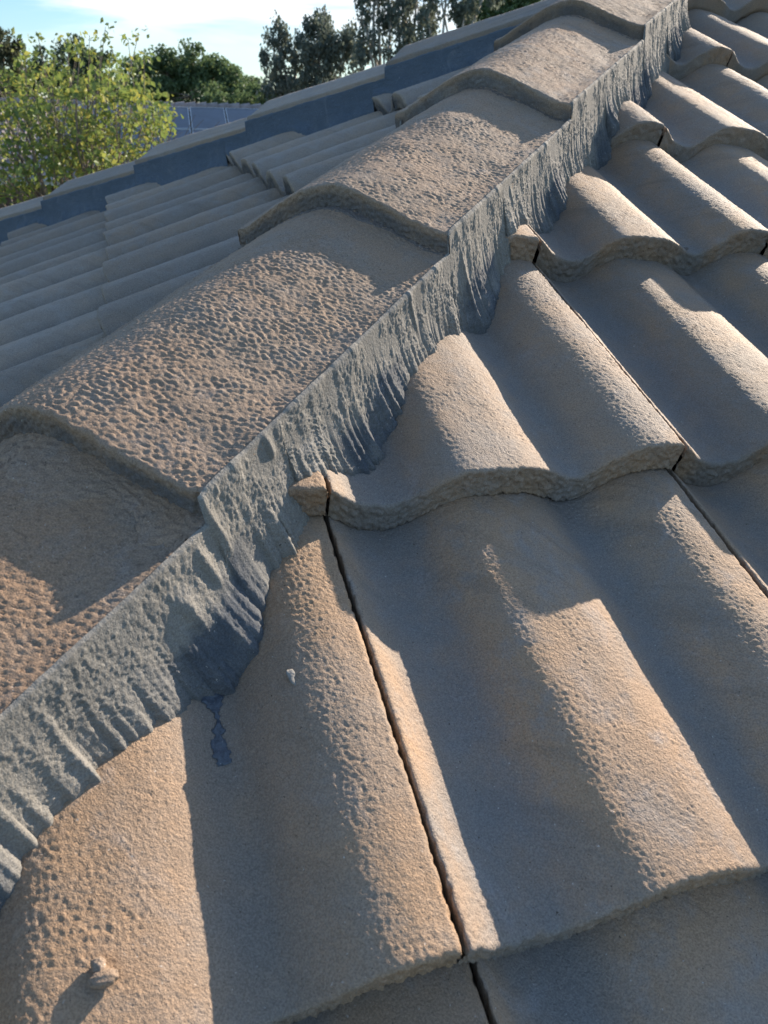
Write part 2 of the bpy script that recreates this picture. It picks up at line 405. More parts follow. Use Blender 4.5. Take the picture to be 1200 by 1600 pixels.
def cap_mesh(name, orig, ax, sx_ax, nx, res, seed, mat, length=.385, off=0., tilt=.052, amp=1.0, shift=0., lamk=1.0, peb=0., flipx=False):
    """angular ridge cap: crest, two flanks, thick front lip"""
    r = .0024; th = .0265
    q = np.linspace(0, pi / 2, 4)[1:]
    top = np.linspace(-.105 + .002, .131 - .002, int(.232 / res))
    sd = np.linspace(.003, .016, 6)
    X = np.concatenate([np.full(6, -.105)[::1], [-.1045], top, [.1305], np.full(6, .131)])
    DX = np.concatenate([sd[::-1], [.0012], 0 * top, [.0012], sd])
    ta = np.linspace(0 + r, length, int(length / res))[::-1]
    dn_ = np.linspace(r, th, max(4, int(th / max(res, .0015))))[1:]
    T = np.concatenate([ta, r - r * np.sin(q), np.zeros(len(dn_)), [.035]])
    DT = np.concatenate([0 * ta, r - r * np.cos(q), dn_, [th + .001]])
    Xg, Tg = np.meshgrid(X, T, indexing='ij'); D = np.maximum(DX[:, None], DT[None, :])
    n = cprof(Xg) - cap_drop(Xg, Tg, tilt) - D + off
    rng = np.random.default_rng(seed); ox, oy = rng.uniform(0, 5, 2)
    U = Xg + ox; V = Tg + D + oy
    wob = (broad(U, U * 0 + seed, .35) * .0012) * np.clip(1 - Tg / .06, 0, 1) ** 2
    P = np.asarray(orig) + Xg[..., None] * sx_ax + (Tg + wob)[..., None] * ax + n[..., None] * nx
    nr = normals(P)
    s = np.sign((nr[len(X) // 2, len(ta) // 2] @ nx)); nr = nr * s
    mod = .85 + .5 * np.clip(broad(U, V, .22) * .6, -.8, 1)
    g = leather(U * .68, V, .0047 * lamk); g2 = leather(U * .8 + 1, V, .0034 * lamk)
    h = .00023 * mod * (g + .2 * np.minimum(g, 0)) + .00018 * g2 + .00045 * broad(U, V, .4)
    if peb:
        h = h * (1 - peb) + peb * (-.0014 * np.exp(-np.abs(g) * 2.6) + .0006 + .00015 * g2)
    fr_ = np.clip((DT[None, :] - .002) / .006, 0, 1) * np.ones_like(Xg)
    h = h * amp * (1 - fr_ * .4) + fr_ * .0006 * leather(U, V, .005)
    edge = np.exp(-((DT[None, :] - .003) / .003) ** 2) * (DT[None, :] > 0)
    h -= edge * .0008 * np.clip(leather(U, V, .009, NF), -.3, 2)
    P = P + nr * h[..., None]
    F = grid_faces(*P.shape[:2])
    if s < 0: F = F[:, ::-1]
    cap_mesh.attr = (np.clip((DT[None, :] - .004) / .006, 0, 1) * np.ones_like(Xg) * .9).ravel()  # front face darkened: mortar stain plus painted shade
    return P.reshape(-1, 3), F

def bedding(X0, X1, orig, ax, sx_ax, nx, off, reach, lowfun, seed, res=.0018):
    """mortar fillet under the front of a cap, running out over the cap below"""
    X = np.linspace(X0, X1, int((X1 - X0) / res)); T = np.linspace(0, 1, 26)
    Xg, Tg = np.meshgrid(X, T, indexing='ij')
    rr = reach * (1 + .18 * broad(Xg + seed, Xg * 0 + seed, .2))
    a = .004 - (rr + .004) * Tg
    low = lowfun(Xg, a)
    hi = cprof(Xg) - .0262 + off + .004
    h = low + (hi - low) * (1 - Tg) ** 2.1 + (.0022 if reach > .03 else .0010) * (1 - Tg) ** .4 - .0018 * (Tg > .97)
    h += .0005 * leather(Xg + seed, a, .006) + .0003 * leather(Xg + seed, a, .003)
    P = np.asarray(orig) + Xg[..., None] * sx_ax + a[..., None] * ax + h[..., None] * nx
    return P.reshape(-1, 3), grid_faces(*P.shape[:2])

EX = np.array([1., 0, 0])
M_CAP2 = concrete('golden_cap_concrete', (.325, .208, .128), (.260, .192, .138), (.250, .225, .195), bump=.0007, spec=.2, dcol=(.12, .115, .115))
caps = [(-1, dict(off=.016, tilt=.105, peb=.85, amp=1.0, lamk=1.15, res=.0012), 'lowest ridge cap at the left edge, shaded above with a sunlit pebbly strip'),
        (0, dict(off=0, amp=1.15, res=.0011), 'big foreground ridge cap with a leathery sunlit brown top'),
        (1, dict(res=.0014), 'ridge cap second up from the leathery foreground cap, its lower half sunlit'),
        (2, dict(res=.002), 'ridge cap third up the hip, between the second cap and the topmost one'),
        (3, dict(res=.0026), 'topmost ridge cap at the top edge of the photo, where both hips meet')]
cap_edges = []   # (a, N) of the lower right corner line, for the pointing
for k, kw, lab in caps:
    a = A0 + k * SP; res = kw.pop('res')
    orig = AH * a
    V, F = cap_mesh('ridge_cap', orig, AH, EX, NH, res, 40 + k, M_CAP, length=.385, **kw)
    e = empty('ridge_cap', orig)
    mesh_obj('cap_shell', V, F, M_CAP2 if k < 0 else M_CAP, parent=e, attr=cap_mesh.attr)
    off = kw.get('off', 0); tilt = kw.get('tilt', .052)
    cap_edges.append((a, off, tilt))
    if k >= 0:
        po = .016 if k == 0 else 0; pt = .105 if k == 0 else .052
        low = lambda X, A_, po=po, pt=pt: cprof(X) - cap_drop(X, A_ + SP, pt) + po
        V, F = bedding(-.104, .129, orig, AH, EX, NH, off, .040 if k == 0 else .009, low, 3 + k)
        mesh_obj('mortar_bedding', V, F[:, ::-1], M_CAP2 if k == 0 else M_BED, parent=e)
    if k == 3 or k < 3: tag(e, lab, 'ridge cap', 'ridge caps up the near hip')
    else: tag(e, lab, 'ridge cap', 'ridge caps up the near hip')

# far hip: runs along -x from the apex
AF = np.array([cos(HS), 0, sin(HS)]); NFv = np.array([-sin(HS), 0, cos(HS)]); EF = np.array([0, -1., 0])
def far_orig(s): return np.array([-s, APEX_Y, TP * (APEX_Y - s)])
fl = ['topmost far cap where the shaded hips meet', 'second far cap down, against the big eucalyptus trees', 'third far cap down, right of the roof with solar panels',
      'fourth far cap down, in front of the solar panels', 'fifth far cap down, beside the leafy yellow green tree',
      'sixth far cap down, below the leafy tree', 'lowest far cap at the left edge of the photo', 'far cap beyond the left edge of the photo']
for k in range(8):
    s = .0549 + k * .3496
    V, F = cap_mesh('ridge_cap', far_orig(s) + np.array([0, .015, 0]), AF, EF, NFv, .0035, 70 + k, M_CAP, off=-.009, amp=.8, length=.385 if k else .12)
    e = empty('ridge_cap', far_orig(s))
    mesh_obj('cap_shell', V, F, M_FAR, parent=e)
    low = lambda X, A_: cprof(X) - cap_drop(X, A_ + SP, .052) - .009
    V, F = bedding(-.104, .129, far_orig(s) + np.array([0, .015, 0]), AF, EF, NFv, -.009, .009, low, 11 + k, res=.004)
    mesh_obj('mortar_bedding', V, F[:, ::-1], M_FARMORT, parent=e)
    tag(e, 'grey ' + fl[k], 'ridge cap', 'ridge caps down the far shaded hip')

# ------------------------------------------------------------------ pointing (mortar skirt) under cap edges
def cap_edge_N(a, xe, side):
    """height of the cap edge over the hip line at distance a"""
    N_ = np.zeros_like(a)
    order = sorted(cap_edges)
    res = np.full_like(a, -9.)
    for (a0, off, tilt) in order:
        t = a - a0
        m = (t >= -.002)
        val = cprof(np.array(xe)) - cap_drop(np.array(xe), np.clip(t, 0, 1), tilt) + off - .0022 * np.exp(-np.clip(t, 0, 1) / .004)
        res = np.where(m, val, res)
    return res

def pointing(name, xe, xb, a_lo, a_hi, res, fr, lips, u0, orig_fun, AX, SXA, NX, edgeN, mat, seed, streak=1., sx=1, smear=None, keep=None, nt_=90, topoff=-.0006):
    A = np.arange(a_lo, a_hi, res); T = np.linspace(0, 1, nt_)
    Ag, Tg = np.meshgrid(A, T, indexing='ij')
    # ragged lower edge
    jag = .0014 * samp(NF, Ag / .012 * 8, Ag * 0 + seed) + .0025 * broad(Ag, Ag * 0 + seed, .25)
    xbot = xb + np.abs(jag)
    if smear is not None: xbot = xbot + smear(Ag)
    Pb = orig_fun(Ag) + xbot[..., None] * SXA
    dep = -prof(Pb @ fr[0] - u0)
    xbot = xbot + .55 * np.clip(dep - .006, 0, .018)
    calm = 1 - .8 * np.clip((Tg - .55) / .25, 0, 1) * np.clip(dep / .02, 0, 1)
    top = edgeN(Ag) + topoff + .00015 * streak * samp(NF, Ag / .02 * 8, Ag * 0 + 3)
    Ttop = np.clip(Tg, 0, 1)
    x = xe + .0022 * np.clip(Ttop / .010, 0, 1) ** .7 + (xbot - xe) * (.15 * Ttop + .85 * Ttop ** 3)
    base = orig_fun(Ag)
    P0 = base + x[..., None] * SXA
    # height of tile surface under (x): move along NX until on the tile
    q = P0.copy(); nn = fr[2]
    h = np.zeros_like(x)
    for _ in range(3):
        Q = P0 + h[..., None] * NX
        nd = Q @ nn; u = Q @ fr[0]; v = Q @ fr[1]
        sn = surf_n(lips, u0, u, v)
        h = h + (sn - nd) / (nn @ NX)
    hb = h[:, -1:] + .0
    from_top = top
    z = from_top + (hb - from_top) * (Ttop ** .9)
    z = np.maximum(z, h - .004)
    # feather edge: sits 3 mm proud then dips below tile
    lift = .0028 * np.clip((1 - Tg) / .03, 0, 1)
    z = z + lift - .004 * (Tg > .985) - .003 * 0
    P = base + x[..., None] * SXA + z[..., None] * NX
    nr = normals(P); s = np.sign((nr[len(A) // 2, nt_ // 3]) @ SXA); nr = nr * s
    Lg = Tg * .065
    mid = np.clip(Tg / .06, 0, 1) * np.clip((1 - Tg) / .05, 0, 1)
    wig = Ag + .006 * Tg ** 2 * 4 * .6 + .002 * broad(Ag, Lg, .12)
    st = samp(NF, wig / .0058 * 8, Lg / .16 * 8 + seed) + .7 * samp(NF, wig / .0030 * 8, Lg / .09 * 8 + 2 * seed)
    groove = np.clip(samp(NZ, wig / .030 * 8, Lg / .25 * 8 + 3 * seed) - 1.2, 0, 1.2)
    patch = .65 + .5 * np.clip(broad(Ag, Lg, .35), -1, 1.2)
    hh = (.00013 * st * patch * streak + .0008 * groove * streak * .6) * mid * calm + .00016 * leather(Ag, Lg, .0032) * mid + .0006 * broad(Ag, Lg, .15)
    if streak > .4:
        near = np.clip((-.28 - Ag) / .06, 0, 1)
        hh = hh * (1 - .55 * near) + near * mid * (.00015 * leather(Ag, Lg, .0042) + .00016 * leather(Ag, Lg * .6, .012, NF))
    hh = np.maximum(hh, -.0004)
    # flaps / trowel folds
    for (fa, ft, w_, l_, hgt) in [(-.318, .32, .005, .22, .006), (-.345, .45, .007, .20, .008), (-.300, .25, .004, .3, .0045), (-.235, .12, .004, .1, .006), (-.02, .25, .003, .3, .004), (.09, .5, .003, .3, .004), (.22, .45, .003, .3, .003)]:
        dd = (Ag - fa - (Tg - ft) * .012) / w_
        hh = hh + .6 * hgt * np.exp(-np.clip(dd, 0, 9) ** 2 * .35) * (dd > 0) * np.exp(-((Tg - ft) / l_) ** 4) * np.clip(dd, 0, 1) * 1.0 * (streak > .4)
    P = P + nr * hh[..., None]
    kp = np.ones(P.shape[:2], bool) if keep is None else keep(P)
    F = grid_faces(*P.shape[:2], kp)
    if s < 0: F = F[:, ::-1]
    pk = (np.clip((Tg - .48 - .05 * broad(Ag, Lg, .1)) / .12, 0, 1) * np.clip((dep - .004) / .012, 0, 1)).ravel() if smear is not None else 0 * Ag.ravel()  # lower pockets: darker compound, with shade painted into the tone
    V, F, pk = prune(P.reshape(-1, 3), F, pk)
    o = mesh_obj(name, V, F, mat, origin=V[len(V) // 2], attr=pk)
    return o
def smear_fun(A): # the slumped pocket beside the lowest cap
    return .013 * np.exp(-((A + .335) / .035) ** 2) + .006 * np.exp(-((A + .25) / .03) ** 2)
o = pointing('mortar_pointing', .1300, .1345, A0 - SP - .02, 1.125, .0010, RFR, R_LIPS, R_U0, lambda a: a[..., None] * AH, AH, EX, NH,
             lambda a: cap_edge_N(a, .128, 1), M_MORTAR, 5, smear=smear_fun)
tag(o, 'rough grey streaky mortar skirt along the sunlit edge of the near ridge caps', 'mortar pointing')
o = pointing('mortar_pointing', .095, .106, A0 - SP - .02, 1.0, .004, LFR, L_LIPS, L_U0, lambda a: a[..., None] * AH, AH, -EX, NH,
             lambda a: cap_edge_N(a, -.102, -1), M_MORTAR, 8, sx=-1, streak=.3, topoff=-.010)
tag(o, 'shaded mortar strip under the left edge of the near ridge caps', 'mortar pointing')
def far_edge(a):
    # a measured along AF from the point s=0
    s = -a * cos(HS)
    k = np.floor((s - .0549) / .3496) + 1.0
    sf = .0549 + k * .3496          # front of the cap covering s
    t = (sf - s) / cos(HS)
    return cprof(np.array(.128)) - cap_drop(np.array(.128), t, .052) - .009
o = pointing('mortar_pointing', .127, .133, -2.75, .02, .004, LFR, L_LIPS, L_U0,
             lambda a: np.array([0, APEX_Y, TP * APEX_Y]) + a[..., None] * AF, AF, EF, NFv, far_edge, M_FARMORT, 9, sx=-1, streak=.3, topoff=-.014,
             keep=lambda P: P[..., 0] < -.1)
tag(o, 'dark blue grey mortar band below the caps of the far shaded hip', 'mortar pointing')

# ------------------------------------------------------------------ drips and crumbs on the tiles
def on_tile(u, v, dn=0): 
    return u * RFR[0] + v * RFR[1] + (float(surf_n(R_LIPS, R_U0, np.array(u), np.array(v))) + dn) * RFR[2]
def blob_path(name, pts, widths, hgt, mat, label, cat, seed):
    pts = np.array(pts); s = np.linspace(0, 1, 120); k = np.linspace(0, 1, len(pts))
    U = np.interp(s, k, pts[:, 0]); Vv = np.interp(s, k, pts[:, 1]); W = np.interp(s, k, widths)
    c = np.linspace(-1, 1, 41)
    d = np.gradient(np.stack([U, Vv], -1), axis=0); d /= np.linalg.norm(d, axis=1, keepdims=True)
    pn = np.stack([-d[:, 1], d[:, 0]], -1)
    wob = 1 + .3 * samp(NF, s * 40, s * 0 + seed) + .15 * samp(NF, s * 110, s * 0 + seed)
    UU = U[:, None] + pn[:, :1] * c * (W * wob)[:, None]; VV = Vv[:, None] + pn[:, 1:] * c * (W * wob)[:, None]
    n = surf_n(R_LIPS, R_U0, UU, VV)
    prof_ = np.sqrt(np.clip(1 - c ** 2, 0, 1))[None, :] * np.clip(np.minimum(s, 1 - s)[:, None] / .05, 0, 1) ** .5
    hh = hgt * prof_ * (1 + .35 * leather(UU + seed, VV, .010)) - .0012 * (prof_ < .2)
    P = UU[..., None] * RFR[0] + VV[..., None] * RFR[1] + (n + hh)[..., None] * RFR[2]
    nrm = normals(P)[60, 20] @ RFR[2]
    F = grid_faces(*P.shape[:2])
    if nrm < 0: F = F[:, ::-1]
    o = mesh_obj(name, P.reshape(-1, 3), F, mat, origin=P[60, 20]); tag(o, label, cat); return o
blob_path('mortar_drip', [(-.124, .350), (-.122, .368), (-.120, .383), (-.119, .396), (-.121, .410), (-.119, .424)],
          [.013, .008, .0036, .0026, .0036, .0040], .0011, M_SMEAR, 'dark blue dried drip of pointing running down the tile below the mortar pocket', 'mortar drip', 4)

def crumb(name, u, v, size, mat, label, seed, stretch=(1, 1, 1)):
    import bmesh
    bm = bmesh.new(); bmesh.ops.create_icosphere(bm, subdivisions=4, radius=1)
    V = np.array([q.co[:] for q in bm.verts]); F = np.array([[q.index for q in f.verts] for f in bm.faces]); bm.free()
    rg = np.random.default_rng(seed)
    for f in (1.1, 2.2, 4.5):
        for _ in range(3):
            k = rg.normal(size=3) * f; V = V * (1 + .20 / f * np.sin(V @ k + rg.uniform(0, 6)))[:, None]
    V = np.sign(V) * np.abs(V) ** .85
    V = V * size * np.array(stretch)
    P = V[:, :1] * RFR[0] + V[:, 1:2] * RFR[1] + V[:, 2:] * RFR[2] + on_tile(u, v, size * stretch[2] * .55)
    o = mesh_obj(name, P, F, mat, origin=on_tile(u, v)); tag(o, label, 'mortar crumb'); return o
crumb('mortar_crumb', -.186, .5225, .0040, M_TILE, 'larger tan mortar crumb casting a shadow on the orange lit tile', 1, (1.5, .8, .9))
crumb('mortar_crumb', -.189, .5165, .0026, M_TILE, 'smaller crumb touching the back of the larger crumb on the orange lit tile', 2, (1, 1.3, 1.1))
crumb('mortar_crumb', -.0735, .3865, .0026, M_MORTAR, 'tiny pale flake on the shaded tile left of the long dark joint', 3, (.8, 1.7, .6))
crumb('mortar_crumb', .475, -.060, .0024, M_BED, 'tiny dark speck on the lip of a sunlit tile up the right slope', 6, (1.3, 1, .8))

# ------------------------------------------------------------------ the house under the tiles
GZ = CAM[2] - 4.0
M_WALL = plain('brick_wall', (.28, .17, .12), .85, .004, 20)
M_UNDER = plain('roof_underlay', (.05, .055, .06), .8)
M_FASCIA = plain('fascia_paint', (.55, .55, .53), .5, 0, 8, .05)
def prism(name, pts, z0, z1, mat, parent=None, origin=None):
    n = len(pts); V = [(x, y, z0) for x, y in pts] + [(x, y, z1) for x, y in pts]
    me = bpy.data.meshes.new(name)
    F = [tuple(range(n))[::-1], tuple(range(n, 2 * n))] + [(i, (i + 1) % n, n + (i + 1) % n, n + i) for i in range(n)]
    pl = np.array(parent.location) if parent is not None else np.zeros(3)
    me.from_pydata([tuple(np.array(v) - pl) for v in V], [], F); me.materials.append(mat); me.update()
    o = bpy.data.objects.new(name, me); COL.objects.link(o)
    if parent: o.parent = parent
    return o
def poly_mesh(name, V, F, mat, parent=None):
    me = bpy.data.meshes.new(name); pl = np.array(parent.location) if parent is not None else np.zeros(3)
    me.from_pydata([tuple(np.array(v, float) - pl) for v in V], [], F); me.materials.append(mat); me.update()
    o = bpy.data.objects.new(name, me); COL.objects.link(o)
    if parent: o.parent = parent
    return o
hc = np.array([0., 0, 0])
house = empty('house', (0, APEX_Y, GZ))
H0 = .080  # underlay lies this far below the lips
def hipz(x, y, y0=APEX_Y): return 0
VE = .98   # eaves, distance down the slope
e_h = VE * cos(PITCH)
# plan corner of our hip at the eaves: x=0, y=-e_h*sqrt2 ; other corners by symmetry about the ridge
u_, p_ = np.array([S2, S2]), np.array([-S2, S2])
corner = np.array([0, -e_h * sqrt(2)]); half = (APEX_Y - corner[1]) * S2
cB = corner + p_ * half * 2; cC = corner + u_ * 9; cD = cB + u_ * 9
ze = -VE * sin(PITCH) - H0; zr = TP * APEX_Y - H0
r0 = np.array([0, APEX_Y]); r1 = r0 + u_ * (9 - 2 * half)
Vh = [(*corner, ze), (*cC, ze), (*cD, ze), (*cB, ze), (*r0, zr), (*r1, zr)]
poly_mesh('roof_underlay', Vh, [(0, 1, 5, 4), (0, 4, 3), (1, 2, 5), (3, 4, 5, 2)], M_UNDER, house)
ins = .45
def inset(pts, d):
    c = sum(pts) / 4; return [tuple(c + (p - c) * (1 - d / np.linalg.norm(p - c) * 1.41)) for p in pts]
prism('wall', inset([corner, cC, cD, cB], ins), GZ, ze - .12, M_WALL, house)
prism('eaves_soffit', [tuple(x) for x in (corner, cC, cD, cB)], ze - .18, ze - .06, M_FASCIA, house)
tag(house, 'house body and dark underlay beneath the tiled roof in the foreground', 'house')

# ------------------------------------------------------------------ ground
gm = plain('grass_ground', (.07, .095, .04), .95, .02, 1.5)
g = poly_mesh('ground', [(-500, -500, GZ), (500, -500, GZ), (500, 600, GZ), (-500, 600, GZ)], [(0, 1, 2, 3)], gm); tag(g, kind='structure')

# ------------------------------------------------------------------ points along a view direction, used to lay the yard out
def at(px, py, depth):
    return CAM + depth * (FWD + RGT * (px - 600) / FPX - UPV * (py - 800) / FPX)
def on_z(px, py, z):
    d = FWD + RGT * (px - 600) / FPX - UPV * (py - 800) / FPX
    return CAM + d * (z - CAM[2]) / d[2]

# ------------------------------------------------------------------ neighbour's house with solar panels
YAW = math.atan2(-FWD[0], FWD[1])  # camera heading left of +Y
rx = np.array([cos(YAW), sin(YAW), 0.]); ry = np.array([-sin(YAW), cos(YAW), 0.])   # right / away
# turn the neighbour's house a little so its ridge drops to the right
th = radians(-14); nx_ = rx * cos(th) - ry * sin(th); ny_ = ry * cos(th) + rx * sin(th)
RP = at(415, 176, 24.0); RP[2] = CAM[2] - .14
zr = RP[2]; run = 4.6; rise = 1.62; ze2 = zr - rise
L_ = 15.0
M_NROOF = plain('neighbour_tiles', (.24, .20, .19), .7, .01, 6)
M_PANEL = plain('solar_glass', (.04, .05, .075), .4, 0, 3, .2)
M_ALU = plain('aluminium', (.34, .36, .38), .35, 0, 3, .05)
nb = empty('neighbour_house', (RP[0], RP[1], GZ))
def NP(a, b, z): return RP * [1, 1, 0] + nx_ * a + ny_ * b + np.array([0, 0, z])
rows = 15; Vn = []; Fn = []
cols = int(L_ / .30)
# tiled slope facing us : stepped, rolled courses
uu = np.linspace(-L_, 3.0, int((L_ + 3) / .06))
for sgn in (-1, 1):
    base_i = len(Vn)
    prow = []
    for r in range(rows):
        for e_, zz in ((0, 0.), (1, .0)):
            f = (r + e_) / rows
            b = sgn * run * f; z = zr - rise * f + (.035 if e_ else 0.)
            prow.append([NP(a, b, z + .022 * cos(a * 2 * pi / .2)) for a in uu])
    for row in prow: Vn += row
    n = len(uu)
    for i in range(len(prow) - 1):
        for j in range(n - 1):
            q = (base_i + i * n + j, base_i + i * n + j + 1, base_i + (i + 1) * n + j + 1, base_i + (i + 1) * n + j)
            Fn.append(q if sgn < 0 else q[::-1])
mesh_obj('roof', np.array(Vn), np.array(Fn)[:, ::-1], M_NROOF, parent=nb, smooth=False)
# ridge tiles
Vr = []; Fr = []
m_ = 9
for i in range(int((L_ + 3) / .33)):
    a0 = -L_ + i * .33; b0 = len(Vr)
    for t, rad in ((0, .12), (.33, .17)):
        for q in np.linspace(0, pi, m_): Vr.append(NP(a0 + t, cos(q) * rad * 1.2, zr - .0 + sin(q) * rad + .015))
    for j in range(m_ - 1): Fr.append((b0 + j, b0 + j + 1, b0 + m_ + j + 1, b0 + m_ + j))
mesh_obj('ridge_tiles', np.array(Vr), np.array(Fr), M_NROOF, parent=nb, smooth=False)
def boxm(name, c, ax, hs, mat, parent):
    V = [c + ax[0] * hs[0] * i + ax[1] * hs[1] * j + ax[2] * hs[2] * k for i in (-1, 1) for j in (-1, 1) for k in (-1, 1)]
    F = [(0, 1, 3, 2), (4, 6, 7, 5), (0, 4, 5, 1), (2, 3, 7, 6), (0, 2, 6, 4), (1, 5, 7, 3)]
    return mesh_obj(name, np.array(V), np.array(F), mat, parent=parent, smooth=False)
zv = np.array([0, 0, 1.])
axs = (nx_, ny_, zv)
boxm('gutter', NP(-L_ / 2 + 1.5, -run - .06, ze2 - .02), axs, (L_ / 2 + 1.5, .06, .06), M_ALU, nb)
boxm('fascia', NP(-L_ / 2 + 1.5, -run + .02, ze2 - .10), axs, (L_ / 2 + 1.5, .015, .09), M_FASCIA, nb)
boxm('wall', NP(-L_ / 2 + 1.5, 0, (GZ + ze2 - .12) / 2), axs, (L_ / 2 + 1.0, run - .7, (ze2 - .12 - GZ) / 2), plain('neighbour_brick', (.10, .06, .05), .8, 0, 9), nb)
tag(nb, 'neighbouring house with a dark tiled roof and grey gutter behind the leafy tree', 'house')
sl = np.array(ny_ * run * -1 + zv * -rise); sl /= np.linalg.norm(sl); pn_ = np.cross(nx_, sl); pn_ = pn_ if pn_[2] > 0 else -pn_
pn5 = ['at the right end', 'second from the right', 'third from the right', 'fourth from the right', 'fifth from the right']
for i in range(10):
    r_, i = divmod(i, 5)
    pc = NP(-.75 - i * 1.06, 0, zr) + sl * (1.15 + 1.70 * r_) + pn_ * .12
    p = empty('solar_panel', pc)
    boxm('glass', pc + pn_ * .012, (nx_, sl, pn_), (.485, .80, .012), M_PANEL, p)
    V = []; F = []
    for (cx_, cy_, hx_, hy_) in ((-.497, 0, .012, .824), (.497, 0, .012, .824), (0, -.812, .485, .012), (0, .812, .485, .012)):
        b0 = len(V); c = pc + nx_ * cx_ + sl * cy_ + pn_ * .012
        V += [c + nx_ * hx_ * a + sl * hy_ * b + pn_ * .02 * q for a in (-1, 1) for b in (-1, 1) for q in (-1, 1)]
        F += [tuple(b0 + x for x in f) for f in [(0, 1, 3, 2), (4, 6, 7, 5), (0, 4, 5, 1), (2, 3, 7, 6), (0, 2, 6, 4), (1, 5, 7, 3)]]
    mesh_obj('frame', np.array(V), np.array(F), M_ALU, parent=p, smooth=False)
    tag(p, 'dark solar panel %s of the %s row on the neighbouring roof' % (pn5[i], ('upper', 'lower')[r_]), 'solar panel', 'solar panels on the neighbouring roof')

# ------------------------------------------------------------------ trees
def leaves(C, size, rng, droop=0., aspect=.55, fold=True):
    """leaf shaped quads at centres C"""
    n = len(C)
    a = rng.normal(size=(n, 3)); a[:, 2] -= droop * 2; a /= np.linalg.norm(a, axis=1, keepdims=True)
    b = rng.normal(size=(n, 3)); b -= (b * a).sum(1, keepdims=True) * a; b /= np.linalg.norm(b, axis=1, keepdims=True)
    c = np.cross(a, b)
    s = size * rng.uniform(.6, 1.35, (n, 1))
    V = np.stack([C - a * s, C + b * s * aspect - a * s * .1 + c * s * .15, C + a * s, C - b * s * aspect - a * s * .1 + c * s * .15], 1).reshape(-1, 3)
    return V, np.arange(4 * n).reshape(-1, 4)
def tube(pts, rad, seg=6):
    pts = np.array(pts, float); V = []; F = []
    for i, p in enumerate(pts):
        d = pts[min(i + 1, len(pts) - 1)] - pts[max(i - 1, 0)]; d /= np.linalg.norm(d) + 1e-9
        x = np.cross(d, [0.3, .9, .1]); x /= np.linalg.norm(x); y = np.cross(d, x)
        for k in range(seg): V.append(p + rad[i] * (x * cos(2 * pi * k / seg) + y * sin(2 * pi * k / seg)))
    for i in range(len(pts) - 1):
        for k in range(seg): F.append((i * seg + k, i * seg + (k + 1) % seg, (i + 1) * seg + (k + 1) % seg, (i + 1) * seg + k))
    return V, F
def join(parts):
    V = []; F = []
    for v, f in parts:
        b = len(V); V += list(v); F += [tuple(b + i for i in q) for q in f]
    return np.array(V), np.array(F)
M_BARK = plain('bark', (.16, .13, .10), .9, .01, 8)
M_PALEBARK = plain('pale_bark', (.34, .30, .25), .85, .01, 8)

def clump_tree(name, base, height, lobes, nclump, nleaf, lsize, mat, bark, seed, label, trunk_r=.18, droop=0., csize=.5, vstretch=1., cat='tree'):
    """lobes: list of (centre xyz, radii xyz). limbs run from the trunk to every lobe; leaf clumps fill the lobes' outer volume"""
    rng = np.random.default_rng(seed)
    e = empty(name, base); base = np.array(base, float)
    parts = []; C = []
    wgt = np.array([r[0] * r[1] * r[2] for _, r in lobes]) ** .6; wgt /= wgt.sum()
    top = np.mean([c for c, _ in lobes], 0)
    fork = base + (top - base) * .45; fork[:2] = base[:2] + (top[:2] - base[:2]) * .3
    parts.append(tube([base, (base + fork) / 2 + rng.normal(size=3) * .1, fork], [trunk_r, trunk_r * .8, trunk_r * .65], 8))
    for (c, r), wg in zip(lobes, wgt):
        c = np.array(c); r = np.array(r)
        mid = (fork + c) / 2 + rng.normal(size=3) * .15 * np.linalg.norm(c - fork) * .3; tip = c + np.array([0, 0, r[2] * .5])
        parts.append(tube([fork, mid, c, tip], [trunk_r * .5, trunk_r * .35, trunk_r * .22, trunk_r * .08], 6))
        k = max(2, int(nclump * wg))
        d = rng.normal(size=(k, 3)); d /= np.linalg.norm(d, axis=1, keepdims=True)
        rad = rng.uniform(.35, 1.0, (k, 1)) ** .6
        cc = c + d * rad * r
        for q in cc[::3]: parts.append(tube([c + (q - c) * .1, (c + q) / 2 + rng.normal(size=3) * .05, q], [trunk_r * .12, trunk_r * .07, trunk_r * .03], 4))
        for q in cc:
            m = int(nleaf * rng.uniform(.5, 1.5)); s = csize * rng.uniform(.5, 1.3)
            g_ = rng.normal(size=(m, 3)); g_ /= np.linalg.norm(g_, axis=1, keepdims=True) + 1e-9
            g_ *= rng.uniform(0, 1, (m, 1)) ** .5 * s; g_[:, 2] *= vstretch; g_[:, 2] -= droop * s * rng.uniform(0, 1, m)
            C.append(q + g_)
    C = np.concatenate(C)
    V, F = join(parts); mesh_obj('trunk', V, F, bark, parent=e)
    V, F = leaves(C, lsize, rng, droop); mesh_obj('crown', V, F, mat, parent=e, smooth=False)
    tag(e, label, cat, 'trees beyond the roof'); return e

M_LY = leafmat('yellow_green_leaves', (.12, .175, .05), (.24, .29, .07), (.42, .38, .08), .45)
M_LD = leafmat('dark_leaves', (.05, .075, .045), (.07, .10, .055), (.09, .12, .06), .35)
M_LM = leafmat('mid_green_leaves', (.08, .125, .05), (.12, .17, .07), (.16, .21, .09), .42)
M_LE = leafmat('eucalyptus_leaves', (.10, .125, .10), (.14, .165, .13), (.19, .20, .14), .42)
M_LB = leafmat('olive_dark_leaves', (.05, .065, .035), (.08, .09, .05), (.12, .12, .06), .3)

